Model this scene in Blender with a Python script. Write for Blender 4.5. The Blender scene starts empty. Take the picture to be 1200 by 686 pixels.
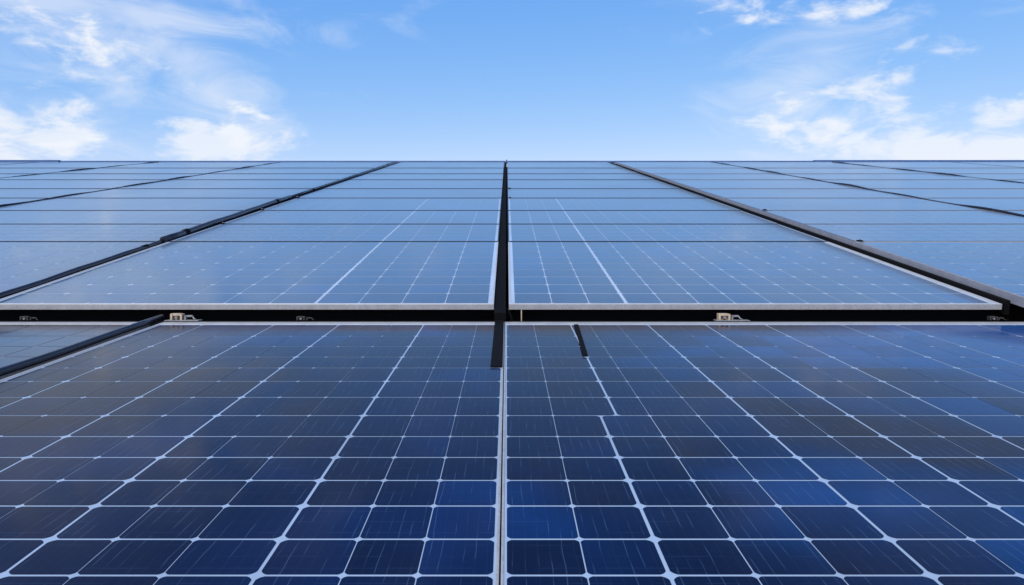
import bpy, bmesh, math, random
from mathutils import Vector
random.seed(7)
S = bpy.context.scene
COL = S.collection
F = 850.0; VX = 594.0; HZ = 290.0          # focal length, central column and true horizon in photo pixels
VU, VL = 148.0, 235.0                       # where the upper / lower array planes vanish
HU, HR, HL = 0.71, 0.665, 0.4678            # eye height above upper, raised right and lower planes
MU, ML = (HZ-VU)/F, (HZ-VL)/F
# ---------------------------------------------------------------- camera
cd = bpy.data.cameras.new('camera'); cam = bpy.data.objects.new('camera', cd); COL.objects.link(cam)
cam.location = (0, 0, 0); cam.rotation_euler = (math.radians(90), 0, 0)
cd.sensor_width = 36; cd.lens = 36*F/1200; cd.shift_x = (600-VX)/1200; cd.shift_y = -(343-HZ)/1200
cd.clip_start = 0.02; cd.clip_end = 5000
S.camera = cam
S.view_settings.view_transform = 'Standard'; S.view_settings.look = 'None'
S.view_settings.gamma = 1; S.view_settings.exposure = 0.0
# ---------------------------------------------------------------- node helpers
class NT:
    def __init__(s, nt): s.nt = nt; nt.nodes.clear()
    def n(s, t, **k):
        o = s.nt.nodes.new(t)
        for a, v in k.items():
            if a in ('ins',):
                for i, w in v.items():
                    if hasattr(w, 'is_output'): s.nt.links.new(w, o.inputs[i])
                    else: o.inputs[i].default_value = w
            else: setattr(o, a, v)
        return o
    def m(s, op, a, b=0.0, c=0.0, clamp=False):
        return s.n('ShaderNodeMath', operation=op, use_clamp=clamp, ins={0: a, 1: b, 2: c}).outputs[0]
    def mix(s, f, a, b):
        o = s.n('ShaderNodeMix', data_type='RGBA', ins={0: f})
        for i, w in ((6, a), (7, b)):
            if hasattr(w, 'is_output'): s.nt.links.new(w, o.inputs[i])
            else: o.inputs[i].default_value = w if len(w) == 4 else (*w, 1)
        return o.outputs[2]
    def ss(s, x, a, b):
        return s.n('ShaderNodeMapRange', interpolation_type='SMOOTHSTEP', ins={0: x, 1: a, 2: b, 3: 0.0, 4: 1.0}).outputs[0]
    def noise(s, vec, scale, detail=4, rough=.55, dist=0.0):
        return s.n('ShaderNodeTexNoise', ins={'Vector': vec, 'Scale': scale, 'Detail': detail, 'Roughness': rough, 'Distortion': dist}).outputs[0]
    def map(s, vec, loc=(0,0,0), scale=(1,1,1), rot=(0,0,0)):
        return s.n('ShaderNodeMapping', ins={0: vec, 1: loc, 2: rot, 3: scale}).outputs[0]
# ---------------------------------------------------------------- sky
SUN_EL, SUN_AZ = math.radians(48), math.radians(205)   # behind the camera, slightly left (azimuth from +Y clockwise)
w = bpy.data.worlds.new('World'); S.world = w; w.use_nodes = True
N = NT(w.node_tree)
sky = N.n('ShaderNodeTexSky', sky_type='NISHITA', sun_disc=False, sun_elevation=SUN_EL, sun_rotation=SUN_AZ,
          altitude=300, air_density=1.0, dust_density=0.6, ozone_density=2.2)
hs = N.n('ShaderNodeHueSaturation', ins={'Hue': 0.51, 'Saturation': 1.12, 'Value': 1.0, 'Color': sky.outputs[0]})
gen = N.n('ShaderNodeTexCoord').outputs['Generated']
sx = N.n('ShaderNodeSeparateXYZ', ins={0: gen})
az = N.m('ARCTAN2', sx.outputs[0], sx.outputs[1])
el = N.m('ARCSINE', sx.outputs[2])
zen = N.m('SUBTRACT', 1.0, N.m('MULTIPLY', N.ss(el, math.radians(18.5), math.radians(33)), .70))   # deeper blue towards the zenith
sc = N.n('ShaderNodeSeparateColor', ins={0: hs.outputs[0]})
def grade(o, k, p): return N.m('MULTIPLY', N.m('MULTIPLY', N.m('POWER', o, p), k), zen)
skycol = N.n('ShaderNodeCombineColor', ins={0: grade(sc.outputs[0], .89, 1.10), 1: grade(sc.outputs[1], 1.67, .63), 2: grade(sc.outputs[2], 4.1, .25)}).outputs[0]
def azel(x, y):
    a = math.atan((x-VX)/F); return a, math.atan((HZ-y)/F*math.cos(a))
def blob(x, y, rx, ry, tilt=0.0, k=1.0):
    a, e = azel(x, y); rx /= F; ry /= F
    da = N.m('SUBTRACT', az, a); de = N.m('SUBTRACT', el, e)
    if tilt: de = N.m('ADD', de, N.m('MULTIPLY', da, tilt))
    p = N.m('POWER', N.m('ABSOLUTE', N.m('DIVIDE', da, rx)), 2.0)
    q = N.m('POWER', N.m('ABSOLUTE', N.m('DIVIDE', de, ry)), 2.0)
    r = N.m('SUBTRACT', 1.0, N.m('SQRT', N.m('ADD', p, q)))
    return N.m('MULTIPLY', N.m('MAXIMUM', r, 0.0), k)
def union(bl):
    o = bl[0]
    for b in bl[1:]: o = N.m('MAXIMUM', o, b)
    return o
cv = N.n('ShaderNodeCombineXYZ', ins={0: az, 1: el, 2: 0.0}).outputs[0]
puff = union([blob(10, 160, 105, 60), blob(262, 168, 105, 50), blob(1090, 172, 190, 34, 0.05), blob(985, 150, 130, 50, k=.7),
              blob(1190, 178, 190, 34), blob(1050, 100, 80, 44, -.4, .55), blob(1200, 130, 110, 32, -.3, .6),
              blob(880, 12, 70, 36, k=.5), blob(1000, 6, 90, 22, k=.45), blob(940, 120, 60, 26, -.3, .5), blob(60, -110, 260, 80, k=.5), blob(75, 38, 130, 48, .3, .42)])
wisp = union([blob(60, 10, 270, 120, .3), blob(200, 60, 170, 120, .45), blob(250, 110, 120, 75, .3), blob(950, 90, 170, 120, -.4, .7),
              blob(-300, -170, 700, 330), blob(350, -190, 420, 200, 0, .6), blob(1000, -160, 500, 200, 0, .6), blob(1150, 30, 110, 40, -.2, .4)])
n1 = N.noise(N.map(cv, scale=(1, 2.1, 1)), 16, 9, .58, .35)
n2 = N.noise(N.map(cv, loc=(3.1, 1.7, 0), scale=(1, 2.6, 1), rot=(0, 0, .35)), 7, 8, .6, .8)
d1 = N.ss(N.m('ADD', N.m('MULTIPLY', puff, 1.0), N.m('MULTIPLY', N.m('SUBTRACT', n1, .5), 2.7)), .16, .85)
d1 = N.m('MULTIPLY', d1, N.ss(puff, 0.0, .12))
d2 = N.m('MULTIPLY', N.ss(N.m('ADD', wisp, N.m('MULTIPLY', N.m('SUBTRACT', n2, .5), 2.2)), .15, 1.15), N.ss(wisp, 0.0, .25))
# loose cloud elsewhere round the sky
n3 = N.noise(N.map(gen, scale=(1, 1, 2.5)), 2.6, 7, .55, .3)
back = N.m('MULTIPLY', N.ss(n3, .55, .72), N.ss(N.m('ABSOLUTE', az), .95, 1.3))
cl = N.m('MINIMUM', N.m('ADD', N.m('ADD', N.m('MULTIPLY', d1, .80), N.m('MULTIPLY', d2, .55)), N.m('MULTIPLY', back, .7)), .96)
CLOUD = (5.9, 6.15, 6.6, 1)
final = N.mix(cl, skycol, CLOUD)
bg = N.n('ShaderNodeBackground', ins={0: final, 1: 0.15})
N.n('ShaderNodeOutputWorld', ins={0: bg.outputs[0]})
# ---------------------------------------------------------------- sun
sd = bpy.data.lights.new('sun', 'SUN'); sd.energy = 3.4; sd.angle = math.radians(.5); sd.color = (1, .95, .88)
so = bpy.data.objects.new('sun', sd); COL.objects.link(so)
dirv = Vector((math.sin(SUN_AZ)*math.cos(SUN_EL), math.cos(SUN_AZ)*math.cos(SUN_EL), math.sin(SUN_EL)))
so.rotation_euler = dirv.to_track_quat('Z', 'Y').to_euler()
# ---------------------------------------------------------------- materials
def mat(name):
    m = bpy.data.materials.new(name); m.use_nodes = True; return m, NT(m.node_tree)
def out(N, **ins):
    b = N.n('ShaderNodeBsdfPrincipled', ins=ins); N.n('ShaderNodeOutputMaterial', ins={0: b.outputs[0]}); return b
def metal(name, col, rough, metallic=0.0, var=.25, scale=18, spec=.5):
    m, N = mat(name); tc = N.n('ShaderNodeTexCoord').outputs['Object']
    n = N.noise(tc, scale, 6, .65); n2 = N.noise(N.map(tc, scale=(1, 1, 1)), scale*7, 3, .6)
    f = N.m('MULTIPLY', N.m('ADD', n, n2), .5)
    dark = tuple(c*(1-var) for c in col); lite = tuple(min(1, c*(1+var)) for c in col)
    c = N.mix(N.ss(f, .3, .7), dark, lite)
    out(N, **{'Base Color': c, 'Roughness': N.m('ADD', N.m('MULTIPLY', n, .2), rough-.1), 'Metallic': metallic, 'Specular IOR Level': spec})
    return m
M_SILVER = metal('anodised_aluminium', (.5, .52, .56), .45, .35, .18)
M_LIP = metal('pale_frame', (.55, .60, .70), .4, .2, .12)
M_DARKFRAME = metal('dark_frame', (.03, .045, .085), .35, 0, .3)
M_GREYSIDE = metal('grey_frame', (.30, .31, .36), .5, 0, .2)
M_BLACK = metal('black_rubber', (.004, .004, .005), .8, 0, .4, spec=.12)
M_DULL = metal('dull_steel', (.05, .047, .044), .5, .3, .5, 50)
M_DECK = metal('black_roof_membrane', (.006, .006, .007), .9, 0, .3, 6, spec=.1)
M_CONDUIT = metal('conduit_plastic', (.018, .024, .045), .28, 0, .4, 9)
M_BEIGE = metal('beige_zinc', (.48, .39, .29), .5, 0, .3, 60)
M_STEEL = metal('scuffed_steel', (.28, .29, .31), .4, .5, .35, 50)
M_BLUEFLASH = metal('blue_painted_flashing', (.07, .15, .36), .5, 0, .2, 3)
M_GROUND = metal('dry_grass_ground', (.09, .11, .05), .95, 0, .35, .4)
M_WALL = metal('wall_render', (.4, .38, .35), .9, 0, .1, 2)

def glassy(name, cell, ior, back=(.36, .50, .74), spec=.5, right=False, sheen=0.0, stint=(1, 1, 1, 1), var=.3, dustk=.055):
    m, N = mat(name)
    tc = N.n('ShaderNodeTexCoord'); ob = tc.outputs['Object']
    wpos = N.n('ShaderNodeNewGeometry').outputs['Position']
    dust = N.noise(wpos, 1.3, 6, .6, .4)
    fine = N.noise(N.map(wpos, scale=(60, 12, 12)), 3, 4, .7)
    if cell:
        uv = N.n('ShaderNodeUVMap', uv_map='cell').outputs[0]
        su = N.n('ShaderNodeSeparateXYZ', ins={0: uv})
        rnd = N.n('ShaderNodeAttribute', attribute_name='tone').outputs['Fac']
        big = N.noise(N.map(wpos, loc=(4.3, 2.2, 0)), .9, 3, .5, .5)
        t = N.m('ADD', big, N.m('MULTIPLY', N.m('SUBTRACT', rnd, .5), var))
        base = N.mix(N.ss(t, .36, .56), (.013, .0098, .0125), (.002, .011, .047))
        base = N.mix(N.ss(t, .58, .8), base, (.002, .028, .14))
        if right:   # bluer sky reflection towards the right, painted into the cell colour
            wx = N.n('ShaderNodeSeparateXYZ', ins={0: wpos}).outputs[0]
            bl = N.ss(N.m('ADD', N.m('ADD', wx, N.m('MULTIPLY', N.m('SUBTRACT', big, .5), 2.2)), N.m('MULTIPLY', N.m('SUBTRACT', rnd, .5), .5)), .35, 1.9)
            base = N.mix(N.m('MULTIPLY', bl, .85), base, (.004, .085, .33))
        # mottled crystalline blotches
        mot = N.ss(N.noise(wpos, 22, 5, .65, .6), .45, .75)
        base = N.mix(N.m('MULTIPLY', mot, .3), base, (.003, .02, .08))
        # faint broken conductors
        def lines(c, k, wd):
            f = N.m('ABSOLUTE', N.m('SUBTRACT', N.m('FRACT', N.m('MULTIPLY', c, k)), .5))
            return N.m('SUBTRACT', 1.0, N.ss(f, wd*.4, wd))
        wob = N.m('MULTIPLY', N.m('SUBTRACT', N.noise(wpos, 9, 2, .5), .5), .10)
        brk = N.ss(N.noise(N.map(wpos, scale=(70, 11, 11)), 1.0, 2, .5), .50, .62)
        brk2 = N.ss(N.noise(N.map(wpos, scale=(14, 60, 60)), 1.0, 2, .5), .45, .66)
        v = N.m('MULTIPLY', lines(N.m('ADD', su.outputs[0], wob), 6.0, .055), N.m('ADD', N.m('MULTIPLY', brk, .8), .12))
        h = N.m('MULTIPLY', lines(su.outputs[1], 3.0, .035), N.m('MULTIPLY', brk2, .35))
        ln = N.m('MAXIMUM', v, h)
        base = N.mix(N.m('MULTIPLY', ln, .27), base, (.10, .20, .42))
    else:
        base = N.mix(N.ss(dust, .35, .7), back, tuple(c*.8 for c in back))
    # dust film
    film = N.m('ADD', N.m('MULTIPLY', N.ss(dust, .40, .75), dustk if cell else .1), .004)
    speck = N.m('MULTIPLY', N.ss(N.noise(wpos, 260, 2, .5), .70, .78), .07)
    base = N.mix(N.m('ADD', film, speck), base, (.30, .26, .27))
    bmp = N.n('ShaderNodeBump', ins={'Strength': .05, 'Distance': .01, 'Height': N.noise(wpos, 2.2, 2, .5)}).outputs[0]
    rough = N.m('ADD', .05, N.m('MULTIPLY', N.ss(dust, .3, .7), .10))
    rough = N.m('ADD', rough, N.m('MULTIPLY', fine, .04))
    out(N, **{'Base Color': base, 'Roughness': rough, 'IOR': ior, 'Normal': bmp, 'Specular IOR Level': spec, 'Sheen Weight': sheen, 'Sheen Roughness': .35, 'Sheen Tint': stint})
    return m
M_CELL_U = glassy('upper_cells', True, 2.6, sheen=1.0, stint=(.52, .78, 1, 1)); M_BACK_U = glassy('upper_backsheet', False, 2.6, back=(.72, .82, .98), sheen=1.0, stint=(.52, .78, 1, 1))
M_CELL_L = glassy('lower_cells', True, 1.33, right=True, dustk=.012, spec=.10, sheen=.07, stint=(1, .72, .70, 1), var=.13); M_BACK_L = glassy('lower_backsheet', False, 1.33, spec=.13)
M_CELL_F = glassy('dark_cells', True, 1.5, dustk=.01, spec=.55, var=.05); M_BACK_F = glassy('dark_backsheet', False, 1.5, back=(.16, .17, .2), spec=.75)
# ---------------------------------------------------------------- object helpers
def tag(o, label=None, cat=None, group=None, kind=None):
    for k, v in (('label', label), ('category', cat), ('group', group), ('kind', kind)):
        if v: o[k] = v
    return o
def empty(name, loc, rot=(0, 0, 0)):
    o = bpy.data.objects.new(name, None); COL.objects.link(o); o.location = loc; o.rotation_euler = rot
    o.empty_display_size = .05; return o
class MB:
    def __init__(s): s.v = []; s.f = []; s.m = []; s.sm = []
    def face(s, pts, mi=0, smooth=False):
        b = len(s.v); s.v += [tuple(p) for p in pts]; s.f.append(list(range(b, b+len(pts)))); s.m.append(mi); s.sm.append(smooth)
    def box(s, a, b, mi=0, bev=0.0):
        x0, y0, z0 = a; x1, y1, z1 = b
        if bev:
            e = bev
            top = [(x0+e, y0+e, z1), (x1-e, y0+e, z1), (x1-e, y1-e, z1), (x0+e, y1-e, z1)]
            mid = [(x0, y0, z1-e), (x1, y0, z1-e), (x1, y1, z1-e), (x0, y1, z1-e)]
        else:
            top = None; mid = [(x0, y0, z1), (x1, y0, z1), (x1, y1, z1), (x0, y1, z1)]
        bot = [(x0, y0, z0), (x1, y0, z0), (x1, y1, z0), (x0, y1, z0)]
        n = len(s.v); s.v += bot+mid+(top or [])
        q = [[3, 2, 1, 0]]+[[i, (i+1) % 4, 4+(i+1) % 4, 4+i] for i in range(4)]
        if top: q += [[4+i, 4+(i+1) % 4, 8+(i+1) % 4, 8+i] for i in range(4)]+[[8, 9, 10, 11]]
        else: q += [[4, 5, 6, 7]]
        for f in q: s.f.append([n+i for i in f]); s.m.append(mi); s.sm.append(False)
    def tube(s, path, rad, seg=14, mi=0):
        n0 = len(s.v); P = [Vector(p) for p in path]
        for i, p in enumerate(P):
            d = (P[min(i+1, len(P)-1)]-P[max(i-1, 0)]).normalized()
            a = d.cross(Vector((0, 0, 1))).normalized(); b = a.cross(d)
            r = rad[i] if isinstance(rad, (list, tuple)) else rad
            for k in range(seg):
                t = 2*math.pi*k/seg; s.v.append(tuple(p+a*math.cos(t)*r+b*math.sin(t)*r))
        for i in range(len(P)-1):
            for k in range(seg):
                a = n0+i*seg+k; b = n0+i*seg+(k+1) % seg
                s.f.append([a, b, b+seg, a+seg]); s.m.append(mi); s.sm.append(True)
        s.f.append([n0+k for k in range(seg)]); s.m.append(mi); s.sm.append(False)
        s.f.append([n0+(len(P)-1)*seg+k for k in reversed(range(seg))]); s.m.append(mi); s.sm.append(False)
    def build(s, name, mats, parent=None, loc=None):
        me = bpy.data.meshes.new(name); me.from_pydata(s.v, [], s.f)
        for m in (mats if isinstance(mats, (list, tuple)) else [mats]): me.materials.append(m)
        me.polygons.foreach_set('material_index', s.m); me.polygons.foreach_set('use_smooth', s.sm)
        bm = bmesh.new(); bm.from_mesh(me); bmesh.ops.recalc_face_normals(bm, faces=bm.faces) if not getattr(s, 'keep', False) else None
        bm.to_mesh(me); bm.free(); me.update()
        o = bpy.data.objects.new(name, me); COL.objects.link(o)
        if parent: o.parent = parent
        if loc: o.location = loc
        return o
def cells_mesh(name, xb, yb, x0, x1, y0, y1, z, mats, parent, arc):
    """backsheet x0..x1 / y0..y1 and cells. xb(row) -> list of (x, halfgap); yb -> list of (y, halfgap)"""
    V = [(x0, y0, z), (x1, y0, z), (x1, y1, z), (x0, y1, z)]; Fc = [[0, 1, 2, 3]]; UV = [(0, 0)]*4; MI = [0]; T = [0.0]*4
    for r in range(len(yb)-1):
        ya = yb[r][0]+yb[r][1]; yc = yb[r+1][0]-yb[r+1][1]
        bx = xb(r)
        for c in range(len(bx)-1):
            xa = bx[c][0]+bx[c][1]; xc = bx[c+1][0]-bx[c+1][1]
            if xc-xa < .01: continue
            ga, gc = bx[c][2], bx[c+1][2]
            R = lambda g: min(g, .3*(xc-xa), .3*(yc-ya))
            pts = []
            for (cx, cy, sx_, sy_, g, rev) in ((xa, ya, 1, 1, ga, 0), (xc, ya, -1, 1, gc, 1), (xc, yc, -1, -1, gc, 0), (xa, yc, 1, -1, ga, 1)):
                r_ = R(g)
                if r_ < .0008: pts.append((cx, cy)); continue
                ox, oy = cx+sx_*r_, cy+sy_*r_
                q = []
                for k in range(4):
                    t = math.pi/2*k/3
                    # flattened arc: chamfer-like rounded corner
                    ax, ay = math.cos(t), math.sin(t); ch = 1/(ax+ay); bl_ = .5   # between a chamfer and an arc
                    ax, ay = ax*(bl_+(1-bl_)*ch), ay*(bl_+(1-bl_)*ch)
                    q.append((ox-sx_*r_*ax, oy-sy_*r_*ay))
                if rev: q.reverse()
                # order: for corner 0 go from left edge (cos) to bottom edge
                pts += q
            b = len(V); tone = random.random()
            for (px, py) in pts:
                V.append((px, py, z+.0006)); UV.append(((px-xa)/(xc-xa), (py-ya)/(yc-ya))); T.append(tone)
            Fc.append(list(range(b, b+len(pts)))); MI.append(1)
    me = bpy.data.meshes.new(name); me.from_pydata(V, [], Fc)
    for m in mats: me.materials.append(m)
    me.polygons.foreach_set('material_index', MI)
    ul = me.uv_layers.new(name='cell')
    at = me.attributes.new('tone', 'FLOAT', 'POINT'); at.data.foreach_set('value', T)
    for l in me.loops: ul.data[l.index].uv = UV[l.vertex_index]
    me.update(); o = bpy.data.objects.new(name, me); COL.objects.link(o); o.parent = parent
    return o
def frame_mesh(W, L, lip, depth, mats, parent, rise=.002, lipx=None, lipr=None, lipb=None):
    """hollow frame: top face uses material 1, sides material 0; top at z=rise"""
    lipx = lipx or lip; lipr = lipr or lipx; lipb = lipb or lip; mb = MB()
    for a, b in (((0, 0), (W, lip)), ((0, L-lipb), (W, L)), ((0, lip), (lipx, L-lipb)), ((W-lipr, lip), (W, L-lipb))):
        n = len(mb.f); mb.box((a[0], a[1], -depth), (b[0], b[1], rise), 0, .001); mb.m[-1] = 1
        for i in range(n+5, n+9): mb.m[i] = 1
        if len(mats) > 2 and a[1] > 0 and a[0] == 0 and b[0] == W:
            for i in range(n, len(mb.f)): mb.m[i] = 2
    return mb.build('frame', mats, parent)
def dark(o): return o
# ---------------------------------------------------------------- setting
def sheet(name, pts, mat_, kind='structure'):
    mb = MB(); mb.face(pts); mb.keep = True; o = mb.build(name, mat_); o['kind'] = kind; return o
sheet('ground', [(-1500, -1500, -8), (1500, -1500, -8), (1500, 1500, -8), (-1500, 1500, -8)], M_GROUND)
dz = .13; YR = 14.9
mb = MB(); XL, XR = -13.0, 13.0
ys = [-2.0, 2.86, YR, YR+9]; zs = [-HL+ML*-2.0-dz, -HL+ML*2.86-dz, -HU+MU*YR-dz, -HU+MU*YR-dz-2.0]
for i in range(3):
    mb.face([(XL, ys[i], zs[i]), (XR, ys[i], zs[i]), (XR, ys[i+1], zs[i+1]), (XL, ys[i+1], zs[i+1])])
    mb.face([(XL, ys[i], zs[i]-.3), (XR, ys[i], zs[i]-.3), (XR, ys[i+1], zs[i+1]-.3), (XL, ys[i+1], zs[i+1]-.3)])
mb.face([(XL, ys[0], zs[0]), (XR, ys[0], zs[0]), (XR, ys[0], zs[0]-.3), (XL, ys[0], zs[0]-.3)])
b = empty('roofed_building', (0, 6, -8)); tag(b, 'building whose black membrane roof carries the solar panels', 'building')
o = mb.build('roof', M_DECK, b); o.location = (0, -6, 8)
mb = MB()
mb.box((XL+.4, -1.4, -8), (XR-.4, YR+8.4, -.95)); o = mb.build('wall', M_WALL, b); o.location = (0, -6, 8)
# ---------------------------------------------------------------- upper array
ROWPX = [357, 283.5, 263, 247, 232.5, 221.5, 211, 204, 197.3, 190.2]
NR = len(ROWPX)-1
ORD = ['first', 'second', 'third', 'fourth', 'fifth', 'sixth', 'seventh', 'eighth', 'ninth']
# column: x0, x1, eye height, n cells, bold position, side word
COLS = [(-2.075, -.052, HU, 'L0'), (.008, 1.972, HU, 'R0'),
        (-4.43, -2.125, HU, 'L1'), (-6.86, -4.48, HU, 'L2'), (-9.2, -6.91, HU, 'L3'), (-11.6, -9.25, HU, 'L4'),
        (2.0, 3.77, HR, 'R1'), (3.82, 5.98, HR, 'R2'), (6.03, 8.2, HR, 'R3'), (8.25, 10.5, HR, 'R4')]
WORD = {'L0': 'directly left of the central gap', 'R0': 'directly right of the central gap',
        'L1': 'second column left of the central gap', 'L2': 'third column left of the central gap',
        'L3': 'fourth column left of the central gap', 'L4': 'fifth column left of the central gap',
        'R1': 'second column right of the central gap', 'R2': 'third column right of the central gap',
        'R3': 'fourth column right of the central gap', 'R4': 'fifth column right of the central gap'}
for (x0, x1, h, cn) in COLS:
    for r in range(NR):
        Ya = h*F/(ROWPX[r]-VU); Yb = h*F/(ROWPX[r+1]-VU)
        za = -h+MU*Ya; zb = -h+MU*Yb
        st = 0 if r == 0 else .38*Ya/F
        za += st; Yb -= .010; zb -= .010*MU
        if r == NR-1: Yb += .0
        L = math.hypot(Yb-Ya, zb-za); ang = math.atan2(zb-za, Yb-Ya)
        if x1 < VX-99999: continue
        e = empty('solar_panel', (x0, Ya, za), (ang, 0, 0))
        W = x1-x0
        lab = 'solar panel, '+ORD[r]+' row up from the step, '+WORD[cn].replace('the ', '')
        tag(e, lab, 'solar panel', 'solar panels of the upper array')
        if r == 0:
            ml = [M_SILVER, M_LIP, M_BLACK]; lip = .014; lipx = .008; marg = .006; dep = .021; lipr = .024 if cn == 'R0' else .008; lipb = .0022
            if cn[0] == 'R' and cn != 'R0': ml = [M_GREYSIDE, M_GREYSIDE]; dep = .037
        else:
            ml = [M_DARKFRAME, M_DARKFRAME]; lip = .005; lipx = lipr = .006; marg = .001; dep = .036; lipb = .003
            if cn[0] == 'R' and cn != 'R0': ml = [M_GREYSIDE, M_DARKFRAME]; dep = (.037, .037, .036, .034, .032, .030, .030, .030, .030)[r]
        mx = .016 if cn in ('L0', 'R0') and r < 4 else .006
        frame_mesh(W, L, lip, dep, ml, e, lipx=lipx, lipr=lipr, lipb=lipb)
        # cells
        ny = 9 if r == 0 else max(4, round(L/.165))
        cy0 = lip+marg; cy1 = L-lipb-marg
        yb = [(cy0+(cy1-cy0)*i/ny, (.0036 if r == 0 else .0022) if 0 < i < ny else 0) for i in range(ny+1)]
        ex0 = lipx+mx; ex1 = W-lipr-mx
        tg = .0010 if r < 4 else .0005
        if cn in ('L0', 'R0') and r < 4:
            bx = (-.768 if cn == 'L0' else .479)-x0
            na, nb = (7, 4) if cn == 'L0' else (3, 10)
            xs = [ex0+(bx-ex0)*i/na for i in range(na)]+[bx+(ex1-bx)*i/nb for i in range(nb+1)]
        else:
            na = 12; xs = [ex0+(ex1-ex0)*i/12 for i in range(13)]; bx = None
        row = []
        for i, x in enumerate(xs):
            end = i in (0, len(xs)-1); bold = bx is not None and abs(x-bx) < 1e-6
            near = cn in ('L0', 'R0') and r < 3
            row.append((x, 0 if end else ((.0068, .006, .0055, .005)[r] if bold else (.0019 if near else tg)), .004 if end else (.008 if bold else (.010 if r == 0 else .006))))
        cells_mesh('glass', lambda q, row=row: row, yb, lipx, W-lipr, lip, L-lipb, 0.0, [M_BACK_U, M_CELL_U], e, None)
# ---------------------------------------------------------------- lower array
LY = lambda y: HL*F/(y-VL)
rows_px = [675, 632.5, 593.5, 563.5, 536.5, 512, 487.4, 466, 447.2, 431.5, 418.7, 406.3, 394.2]
YS = [.40, .50, .60, .70, .80]+[LY(p) for p in rows_px]+[2.715]
Y0, Y1 = .37, 2.785
cosl = math.cos(math.atan(ML)); angl = math.atan(ML)
def lower_panel(x0, x1, bounds, label, lipx, mx, lipl=None, mats=None):
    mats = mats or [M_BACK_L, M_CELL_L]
    lipl = lipl or lipx
    z0 = -HL+ML*Y0
    e = empty('solar_panel', (x0, Y0, z0), (angl, 0, 0)); tag(e, label, 'solar panel', 'solar panels of the lower array')
    W = x1-x0; L = (Y1-Y0)/cosl
    frame_mesh(W, L, .050, .037, [M_SILVER, M_SILVER], e, lipx=lipl, lipr=lipx, rise=.0015)
    yb = [((y-Y0)/cosl, (.0023 if 0 < i < len(YS)-1 else 0)) for i, y in enumerate(YS)]
    def xb(r):
        y = (YS[r]+YS[r+1])/2; o = []
        ex0, ex1 = lipl+mx*(1 if lipl == lipx else 3), W-lipx-mx
        o.append((ex0, 0, .0065))
        for bb in sorted(bounds, key=lambda q: q[0] if not callable(q[0]) else q[0](y)):
            X = bb[0](y) if callable(bb[0]) else bb[0]
            kind, ymax = bb[1], bb[2]
            X -= x0
            if X < ex0+.02 or X > ex1-.02: continue
            if kind == 'B': o.append((X, .0026, .0085))
            elif y < ymax: o.append((X, .0009, .0058))
            else: o.append((X, .0006, .0045))
        o.append((ex1, 0, .007)); return o
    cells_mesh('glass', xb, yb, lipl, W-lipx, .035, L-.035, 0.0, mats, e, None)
    return e
BL = [(-.112, 'T', 1.32), (-.205, 'T', 1.44), (-.312, 'B', 9), (-.43, 'T', 1.3), (-.54, 'T', 1.5), (-.63, 'B', 9), (-.745, 'T', 1.75),
      (-.873, 'B', 9), (-1.005, 'T', 2.3), (-1.14, 'B', 9), (-1.23, 'T', 1.9)]
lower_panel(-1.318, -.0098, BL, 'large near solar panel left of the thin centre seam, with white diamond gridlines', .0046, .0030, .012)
BR = [(.100, 'T', 1.25), (lambda y: .203 if y < 1.57 else .2385, 'B', 9), (.31, 'T', 1.6), (.415, 'T', 1.6), (.528, 'B', 9), (.64, 'T', 2.0),
      (.745, 'B', 9), (.86, 'T', 2.2), (.97, 'B', 9), (1.11, 'T', 1.5), (1.255, 'B', 9), (1.36, 'T', 2.3), (1.46, 'B', 9),
      (1.61, 'T', 1.6), (1.765, 'B', 9), (1.9, 'T', 3), (2.03, 'B', 9)]
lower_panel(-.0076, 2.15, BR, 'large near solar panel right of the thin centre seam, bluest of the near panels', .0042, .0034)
BF = [(-3.2+.13*i, 'B' if i % 2 else 'T', 1.2) for i in range(15)]
lower_panel(-3.4, -1.372, BF, 'near solar panel at the far left, cut off by the black pipe and reflecting cloud', .006, .008, mats=[M_BACK_F, M_CELL_F])
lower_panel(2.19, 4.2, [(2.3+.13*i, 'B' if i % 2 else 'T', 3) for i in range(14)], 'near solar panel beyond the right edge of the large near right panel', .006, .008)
# ---------------------------------------------------------------- rails, pipes, cables
def up(x, Y, h=HU, dz=0.0): return (x, Y, -h+MU*Y+dz)
def lo(x, Y, dz=0.0): return (x, Y, -HL+ML*Y+dz)
# rail that closes the step between the two arrays
mb = MB(); zf = -HU+MU*2.9
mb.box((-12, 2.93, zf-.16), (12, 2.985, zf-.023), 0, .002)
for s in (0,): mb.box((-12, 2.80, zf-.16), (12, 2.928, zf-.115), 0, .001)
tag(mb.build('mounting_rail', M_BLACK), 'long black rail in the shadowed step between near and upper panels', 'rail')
# beam in the central gap (upper)
def beam(name, x0, x1, Ya, Yb, f, z0, z1, mat_, label, cat, group=None, extra=None):
    mb = MB(); L = math.hypot(Yb-Ya, f(0, Yb)[2]-f(0, Ya)[2]); ang = math.atan2(f(0, Yb)[2]-f(0, Ya)[2], Yb-Ya)
    mb.box((x0, 0, z0), (x1, L, z1), 0, .0015); o = mb.build(name, mat_); o.location = (0, Ya, f(0, Ya)[2]); o.rotation_euler = (ang, 0, 0)
    return tag(o, label, cat, group)
beam('gap_rail', -.049, -.004, 2.80, 14.4, up, -.05, -.010, M_BLACK, 'black rail sunk in the central gap of the upper array', 'rail')
beam('gap_rail', -.046, -.0125, 2.025, 2.795, lo, .0022, .0065, M_BLACK, 'short black rail end lying over the near centre seam', 'rail')
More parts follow.
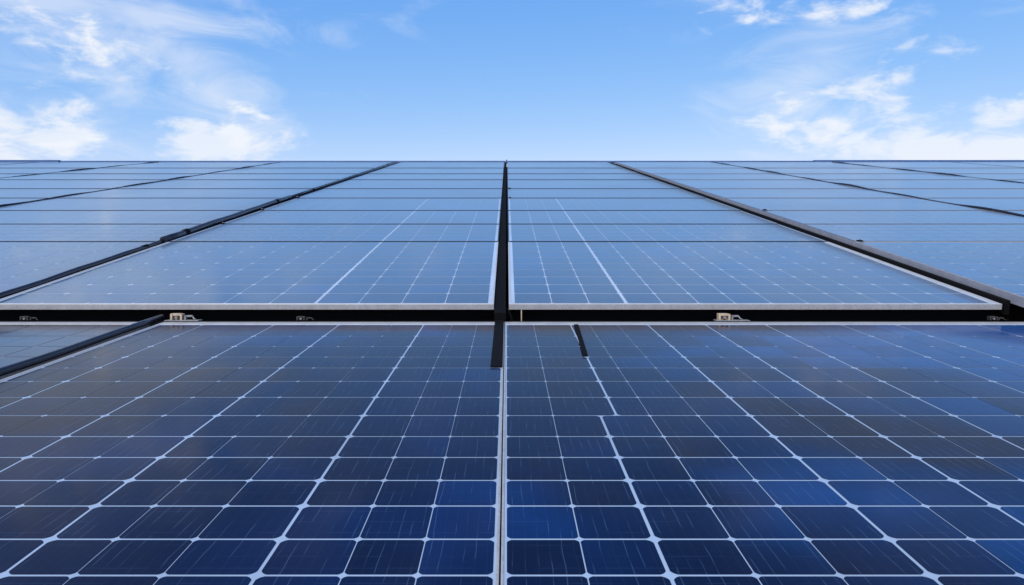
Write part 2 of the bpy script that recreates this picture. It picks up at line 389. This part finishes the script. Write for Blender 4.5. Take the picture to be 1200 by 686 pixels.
# black strip on the right near panel
mb = MB(); 
pts = [lo(.227, 2.167, .0028), lo(.242, 2.167, .0028), lo(.266, 2.70, .0028), lo(.250, 2.70, .0028)]
top = [(p[0], p[1], p[2]+.004) for p in pts]
mb.face(pts[::-1]); mb.face(top)
for i in range(4): mb.face([pts[i], pts[(i+1) % 4], top[(i+1) % 4], top[i]])
tag(mb.build('rubber_strip', M_BLACK), 'narrow black strip lying slanted on the near right panel', 'strip')
# left pipe, in three lengths
for (Ya, Yb, r, xa, xb_, lab) in ((2.6, 4.5, .0115, -2.088, -2.098, 'thin near length of dark pipe along the left joint of the upper array'),
                       (4.42, 7.1, .020, -2.098, -2.125, 'thick middle length of dark pipe along the left joint of the upper array'),
                       (7.1, 14.3, .014, -2.125, -2.18, 'far length of dark pipe running up the left joint to the ridge')):
    n = 14; mb = MB(); ph = random.random()*6
    mb.tube([up(xa+(xb_-xa)*i/n+.002*math.sin(ph+i), Ya+(Yb-Ya)*i/n, HU, .004+r*.55+.0015*math.sin(ph+i*1.7)) for i in range(n+1)], r, 16)
    o = empty('conduit_pipe', up(xa, Ya)); tag(o, lab, 'pipe', 'pipes along the left joint')
    c = mb.build('pipe', M_CONDUIT, o); c.location = -o.location
    for j in range(2):
        Yc = Ya+(Yb-Ya)*(.12+.72*j); t = (Yc-Ya)/(Yb-Ya); xc = xa+(xb_-xa)*t
        q = MB(); q.tube([up(xc, Yc-.03, HU, .004+r*.55), up(xc, Yc+.03, HU, .004+r*.55)], r*1.12, 16)
        k = q.build('collar', M_BLACK, o); k.location = -o.location
# near-left pipe
mb = MB(); n = 16
mb.tube([lo(-1.350+.003*math.sin(i*1.3), .45+(2.83-.45)*i/n, .010+.002*math.sin(i*.9)) for i in range(n+1)], .0115, 16)
tag(mb.build('conduit_pipe', M_CONDUIT), 'black pipe along the left side of the large near left panel', 'pipe')
# wavy cables in outer joints
def cable(x, h, Ya, Yb, lab, amp=.02, r=.011, seed=1):
    rr = random.Random(seed); n = 60; pts = []; a, b_, c = [rr.uniform(0, 6) for _ in range(3)]
    for i in range(n+1):
        t = i/n; Y = Ya+(Yb-Ya)*t
        pts.append(up(x+.012*math.sin(a+t*23), Y, h, .004+amp*math.sin(b_+t*17)*math.sin(c+t*41)))
    mb = MB(); mb.tube(pts, r, 8); tag(mb.build('cable', M_CONDUIT), lab, 'cable', 'cables in the outer joints')
cable(-4.455, HU, 3, 14.3, 'dark cable winding along the second joint left of the central gap', .011, .008, 3)
cable(-6.885, HU, 3, 14.3, 'dark cable winding along the third joint left of the central gap', .011, .008, 5)
cable(3.795, HR, 3, 13.4, 'dark cable winding along the second joint right of the central gap', .012, .009, 8)
cable(6.005, HR, 3, 13.4, 'dark cable winding along the third joint right of the central gap', .012, .009, 11)
beam('side_rail', 1.978, 1.998, 2.88, 13.85, up, -.04, .018, M_BLACK, 'black rail under the raised edge of the right panels', 'rail')
# clamps at the row joints
def clamp(x, Y, h, lab, grp, s=1.0):
    p = up(x, Y, h, .002); e = empty('panel_clamp', p, (math.atan(MU), 0, 0)); tag(e, lab, 'clamp', grp)
    mb = MB(); mb.box((-.022*s, -.018*s, 0), (.022*s, .018*s, .010*s), 0, .002); mb.build('plate', M_BLACK, e)
    mb = MB(); mb.tube([(0, 0, .0102*s), (0, 0.0001, .022*s)], .008*s, 6); mb.build('bolt', M_STEEL, e)
JT = ['first', 'second', 'third', 'fourth', 'fifth', 'sixth']
for i, r in enumerate((1, 2, 3, 4, 5, 6)):
    s = [.7, .6, .7, .8, 1, 1][i]
    if i in (1, 2, 3): clamp(-2.05-.004*i, HU*F/(ROWPX[r]-VU), HU, 'small black clamp beside the left pipe at the '+JT[i]+' row joint', 'clamps on the left joint', s)
    if i in (3, 4): clamp(.030, HU*F/(ROWPX[r]-VU), HU, 'small black clamp right of the central gap at the '+JT[i]+' row joint', 'clamps on the central gap', .8*s)
    if i in (0, 2): clamp(2.03, HR*F/(ROWPX[r]-VU), HR, 'small black clamp on the raised right edge at the '+JT[i]+' row joint', 'clamps on the right joint', s)
# brackets seen in the step
def bracket(px, lab, w=.05, wide=.10, plate=True, beige=True):
    Y = 2.80; x = (px-VX)*Y/F
    e = empty('mounting_bracket', (x, Y, -HL+ML*Y+.0035)); tag(e, lab, 'bracket', 'brackets in the step')
    if plate:
        mb = MB(); mb.box((-.045, -.022, 0), (-.045+wide+.03, .02, .003), 0, .001); mb.box((-.03, .021, -.02), (-.03+wide, .05, .0), 0, .001); mb.build('base_plate', M_STEEL, e)
    mb = MB()
    H = .027
    mb.box((-.03, -.004, .0032), (-.022, .022, H), 0, .001); mb.box((.008, -.004, .0032), (.015, .022, H*.95), 0, .001)
    mb.box((-.0215, -.002, H-.008), (.0075, .022, H), 0, .001); mb.box((-.0215, .010, .0032), (.0075, .022, H-.0085), 0, .0005)
    mb.build('clip', M_BEIGE if beige else M_DULL, e)
    mb = MB(); mb.tube([(-.007, -.006, .012), (-.007, .0095, .012)], .0062, 6); mb.build('bolt', M_STEEL, e)
    mb = MB(); mb.box((.022, .002, .0032), (.028, .018, .020), 0, .001); mb.box((.0285, .004, .014), (.05, .018, .020), 0, .001)
    mb.tube([(.050, .01, .017), (.056, .008, .008), (.066, .004, .003)], .0028, 6)
    if not beige: e.scale = (.7, .7, .6)
    mb.build('hook', M_STEEL if beige else M_DULL, e)
bracket(209, 'beige bracket with steel plate beside the near left pipe end')
bracket(851, 'beige bracket with steel hook on the right half of the black step')
bracket(354, 'small scuffed steel hook bracket left of centre in the black step', plate=False, beige=False)
bracket(1166, 'dull bracket at the far right end of the black step', plate=False, beige=False)
bracket(30, 'dull bracket at the far left end of the black step', plate=False, beige=False)
mb = MB(); p = ((611-VX)*2.86/F, 2.86, 0)
mb.box((p[0]-.002, 2.855, (HZ-376.5)/F*2.86), (p[0]+.002, 2.862, (HZ-363.5)/F*2.86), 0, .0005)
tag(mb.build('steel_pin', M_BEIGE), 'thin upright metal pin in the step right of the central gap', 'pin')
# ridge flashing
def ridge(xa, xb_, Y, ya, yb_, lab):
    mb = MB(); mb.box((xa, Y, (HZ-ya)/F*Y), (xb_, Y+.1, (HZ-yb_)/F*Y), 0, .004); tag(mb.build('ridge_flashing', M_BLUEFLASH), lab, 'flashing', 'ridge flashings')
ridge(-8.9, 6.1, 14.45, 190.6, 188.6, 'long thin blue flashing along the middle of the ridge')
ridge(-12.5, -8.905, 14.40, 191.0, 187.6, 'thicker blue flashing at the left end of the ridge')
ridge(6.105, 12.5, 14.40, 191.2, 187.7, 'thicker blue flashing at the right end of the ridge')
mb = MB(); Y = 14.6; mb.box((-.014, Y, (HZ-192)/F*Y), (.004, Y+.02, (HZ-187.2)/F*Y), 0, .003)
tag(mb.build('ridge_post', M_BLACK), 'tiny dark post on the ridge above the central gap', 'post')
